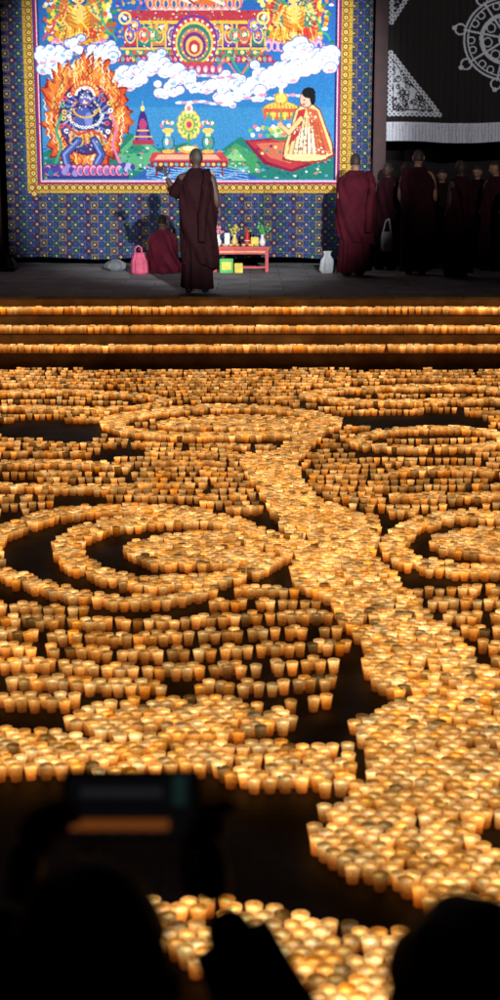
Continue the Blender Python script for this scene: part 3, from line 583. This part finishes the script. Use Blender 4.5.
# ------------------------------------------------------------ floodlights
def spot(name,loc,tgt,P,size,blend,col):
    l=bpy.data.lights.new(name,'SPOT'); l.energy=P; l.spot_size=math.radians(size); l.spot_blend=blend; l.color=col; l.shadow_soft_size=.07
    o=bpy.data.objects.new(name,l); o.location=loc; o.rotation_euler=(Vector(tgt)-Vector(loc)).to_track_quat('-Z','Y').to_euler(); link(o)
spot('floodlight',(2.0,2.4,4.5),(-.9,24,3.1),26000,19.5,.45,(.90,.95,1))
spot('floodlight',(-3.6,2.4,4.3),(-.8,24,3.4),6500,19,.6,(.90,.95,1))
spot('floodlight',(4.0,6,6.0),(3.6,24,4.3),3400,24,.7,(.95,.95,1))
# ------------------------------------------------------------ people on terrace
def place(pxx,Y): return onY(pxx,280,Y)[0]
X=place(197,18.45)
H=1.84
mk=person('standing_monk',(X,18.45,.8),H,0.0,robe=M_rob[4],shawl=M_rob[4],armL=((-.158,.05,.705),(-.212,.07,.80)),headyaw=.6,seed=2,wide=.90,sk=M_skind)
tube('sleeve',[(-.085*H,0,.785*H),(-.155*H,.05*H,.69*H),(-.178*H,.06*H,.735*H)],[.05*H,.044*H,.030*H],M_rob[4],mk,20,.006,3)
hand('hand_l',(-.213*H,.071*H,.803*H),(-.25,.1,1),(1,.3,0),mk,1.05,.4,M_skind)
box('phone',-.285*H,-.238*H,.09*H,.096*H,.838*H,.872*H,M_black,mk,.001)
hand('hand_r',(.11*H,.07*H,.52*H),(0,.5,-1),(-1,0,0),mk,1.05,.5,M_skind)
spec=[(354,21.6,1.82,.35,0,0,1.24),(386,23.0,1.70,2.6,1,1,.9),(415,21.9,1.88,-.35,1,1,1.08),(458,21.3,1.72,.7,1,1,1.08),(492,22.8,1.72,2.2,4,1,1.0),(518,21.6,1.74,-.4,1,2,1.12),
 (439,23.5,1.60,3.0,4,4,1.0),(403,23.7,1.70,2.9,4,4,1.0),(474,23.6,1.66,2.5,4,4,1.0),(545,22.6,1.76,.3,0,1,1)]
for i,(pxx,Yy,Hh,yaw,a1,a2,wd) in enumerate(spec):
    person('monk_in_robe',(place(pxx,Yy),Yy,.8),Hh,yaw,robe=M_rob[a1],shawl=M_rob[a2],seed=20+i,wide=wd,headyaw=random.uniform(-.5,.5),tilt=-random.uniform(0,.25),sk=M_skind if i%2 else M_skin)
wb=empty('white_cloth_bag',(place(386,21.9),21.9,1.15)); M_wh=mat('white_cotton',(.4,.4,.4),.8,.15,10,.3)
loft('sack',[(0,0,0,.05,.04,.5),(.03,0,0,.08,.05,1),(.2,0,0,.09,.06,1),(.3,0,0,.07,.035,1)],M_wh,wb,n=40,folds=5,amp=.006)
tube('strap',[(-.06,0,.29),(-.03,0,.45),(.03,.02,.5),(.06,0,.29)],[.01]*4,M_wh,wb,8,.001)
sx=place(163,22.4); sm=empty('seated_monk',(sx,22.4,.8),0)
loft('robe',[(0.005,0,0,.30,.32,1),(.08,0,.02,.31,.34,1),(.2,0,.02,.26,.28,.9),(.36,0,0,.21,.2,.8),(.5,0,.02,.22,.16,.6),(.58,0,.03,.19,.13,.5),(.63,0,.04,.12,.09,.3),(.67,0,.05,.06,.06,.2)],M_robpink,sm,folds=9,amp=.02,seed=4,twist=2)
skin('body',[((0,0,.12),.14),((0,0,.35),.13),((0,.02,.55),.1),((0,.05,.66),.055),((0,.06,.72),.05),((-.17,.02,.56),.06),((-.24,.12,.34),.045),((-.12,.28,.24),.03),((.17,.02,.56),.06),((.24,.12,.34),.045),((.12,.28,.24),.03),((-.25,.2,.1),.08),((.25,.2,.1),.08)],[(0,1),(1,2),(2,3),(3,4),(2,5),(5,6),(6,7),(2,8),(8,9),(9,10),(0,11),(0,12)],M_skin,sm)
head('head',(0,.08,.79),-.3,1.0,sm,'shaved',-.2)
pb=empty('pink_bag',(place(139,21.9),21.9,.8)); M_pk=mat('pink_fabric',(.45,.07,.12),.7,.25,8,.4)
loft('sack',[(0.003,0,0,.10,.07,.5),(.03,0,0,.13,.1,1),(.2,0,0,.12,.09,1),(.30,0,0,.08,.05,1),(.33,0,0,.09,.06,1)],M_pk,pb,n=48,folds=7,amp=.009,seed=3)
tube('handle',[(-.05,0,.30),(-.05,0,.40),(0,0,.44),(.05,0,.40),(.05,0,.30)],[.012]*5,M_pk,pb,8,.001)
gb=empty('cloth_bundle',(place(8,22.6),22.6,.8)); M_gr=mat('grey_canvas',(.12,.12,.13),.8,.25,8,.4)
loft('sack',[(0.003,0,0,.10,.07,.5),(.05,0,0,.17,.12,1),(.16,0,0,.13,.09,1),(.22,0,0,.05,.05,1),(.27,0,0,.08,.07,1)],M_gr,gb,n=48,folds=7,amp=.012,seed=8)
gb2=empty('cloth_bundle',(place(116,22.8),22.8,.8)); loft('sack',[(0.003,0,0,.10,.1,.5),(.05,0,0,.2,.13,1),(.12,0,0,.17,.1,1),(.18,0,0,.05,.05,1)],M_gr,gb2,n=48,folds=6,amp=.014,seed=9)
# offering table
tx=place(241,22.6); tb=empty('offering_table',(tx,22.6,.8)); M_red=mat('red_lacquer',(.42,.015,.015),.45,.2,6,.1,.3); M_gold=mat('gold_paint',(.6,.36,.06),.35,.2,10)
box('top',-.45,.45,-.2,.2,.36,.40,M_red,tb,.008)
for xx in (-.41,.41):
    for yy in (-.16,.16): box('leg',xx-.025,xx+.025,yy-.025,yy+.025,0,.358,M_red,tb,.005)
box('apron',-.384,.384,-.172,-.150,.28,.357,M_red,tb,.003); box('gilt_rail',-.384,.384,-.178,-.173,.31,.325,M_gold,tb); box('stretcher',-.384,.384,-.165,-.150,.06,.09,M_red,tb,.003)
of=empty('offerings',(tx,22.6,1.2)); M_gn=mat('green_paper',(.08,.35,.07),.6,.2); M_ye=mat('yellow_paper',(.6,.48,.06),.6,.2); M_cr=mat('porcelain',(.6,.6,.56),.25,.05); M_br=mat('brass',(.6,.4,.12),.3,.15); M_flo=mat('paper_flowers',(.6,.2,.25),.7,.6,30)
vp=[(.03,0),(.045,.02),(.055,.07),(.03,.12),(.02,.15),(.035,.18)]
for i,(xx,m_) in enumerate(((-.36,M_cr),(-.1,M_br),(.34,M_cr))):
    lathe('vase_%d'%(i+1),vp,m_,of,(xx,0,.001))
    bm=bmesh.new(); R=random.Random(i)
    for q in range(26):
        c=Vector((xx+R.gauss(0,.05),R.gauss(0,.04),.25+R.gauss(0,.045))); rr=bmesh.ops.create_icosphere(bm,subdivisions=1,radius=R.uniform(.012,.028)); 
        for v in rr['verts']: v.co=v.co*R.uniform(.7,1.2)+c
    me=bpy.data.meshes.new('flowers_%d'%(i+1)); bm.to_mesh(me); bm.free(); me.materials.append([M_flo,M_ye,M_gn][i]); link(bpy.data.objects.new('flowers_%d'%(i+1),me),of)
for i in range(6): lathe('bowl_%d'%(i+1),[(.018,0),(.03,.012),(.042,.035),(.038,.036),(.026,.014)],M_br,of,(-.26+i*.1,-.12,.001),14)
lathe('torma_cone',[(.07,0),(.06,.05),(.035,.16),(.012,.27),(.002,.3)],M_red,of,(.1,.02,.001)); lathe('torma_disc',[(.05,.0),(.05,.012)],M_cr,of,(.1,-.05,.08),12)
box('gift_box',.16,.28,-.02,.08,.001,.14,M_ye,of,.004); box('picture_card',-.26,-.18,.03,.045,.001,.2,M_cr,of,.002)
cb=empty('carton',(tx,22.3,.8)); box('green_carton',-.33,-.12,-.08,.1,.001,.22,M_gn,cb,.006); box('yellow_label',-.30,-.15,-.083,-.081,.05,.17,M_ye,cb); box('yellow_carton',-.10,.03,-.06,.1,.001,.15,M_ye,cb,.006)
pbg=empty('plastic_bag',(place(327,22.2),22.2,.8)); loft('sack',[(0.003,0,0,.09,.07,.5),(.05,0,0,.12,.09,1),(.2,0,0,.1,.07,1),(.28,0,0,.04,.03,1),(.34,0,0,.06,.05,1)],M_wh,pbg,n=40,folds=5,amp=.014,seed=12)
# ------------------------------------------------------------ spectators in the foreground
H=1.67
A=person('spectator_with_phone',(-.15,1.16,0),H,0,kind='civil',armL=((-.17,.11,.73),(-.068,.165,.895)),armR=((.15,.11,.73),(.068,.165,.895)),seed=41,hair='full')
for s in (-1,1):
    tube('sleeve_%d'%s,[(s*.10*H,0,.79*H),(s*.155*H,.11*H,.73*H),(s*.078*H,.16*H,.875*H)],[.05*H,.042*H,.026*H],M_black,A,24,.004,s+3)
    hand('hand_%s'%('l' if s<0 else 'r'),(s*.068*H,.168*H,.895*H),(-s*.2,.15,.9),(-s*.4,-.5,.2),A,.95,.6)
ph=empty('smartphone',(-.135,1.475,1.600)); ph.rotation_euler=(math.radians(-12),0,0)
box('case',-.08,.08,0,.009,-.04,.04,M_black,ph,.004)
sv=[];sf=[];scol=[];nx,nz=60,30
for j in range(nz+1):
    for i in range(nx+1):
        u,v=i/nx,j/nz; sv.append((-.073+.146*u,-.0015,-.036+.072*v))
        c=(.002,.002,.0025)
        if .12<v<.27 and .03<u<.8: c=(.13+.07*math.sin(u*40)*math.sin(v*60),.035,.006)
        elif .64<v<.78 and .1<u<.75: c=(.012,.011,.013)
        elif v>.5 and .82<u<.92: c=(.006,.015,.014)
        scol+= [*c,1]
for j in range(nz):
    for i in range(nx): q=j*(nx+1)+i; sf.append((q,q+1,q+nx+2,q+nx+1))
M_scr=bpy.data.materials.new('phone_screen'); M_scr.use_nodes=True; n=M_scr.node_tree; b=n.nodes['Principled BSDF']; a=n.nodes.new('ShaderNodeAttribute'); a.attribute_name='img'; n.links.new(a.outputs['Color'],b.inputs['Emission Color']); b.inputs['Emission Strength'].default_value=1.0; b.inputs['Base Color'].default_value=(.01,.01,.01,1); b.inputs['Roughness'].default_value=.4
so=mesh_obj('screen',sv,sf,M_scr,ph); at=so.data.color_attributes.new('img','FLOAT_COLOR','POINT'); at.data.foreach_set('color',scol)
person('spectator',(.19,1.02,0),1.71,.1,kind='civil',seed=52,hair='full')
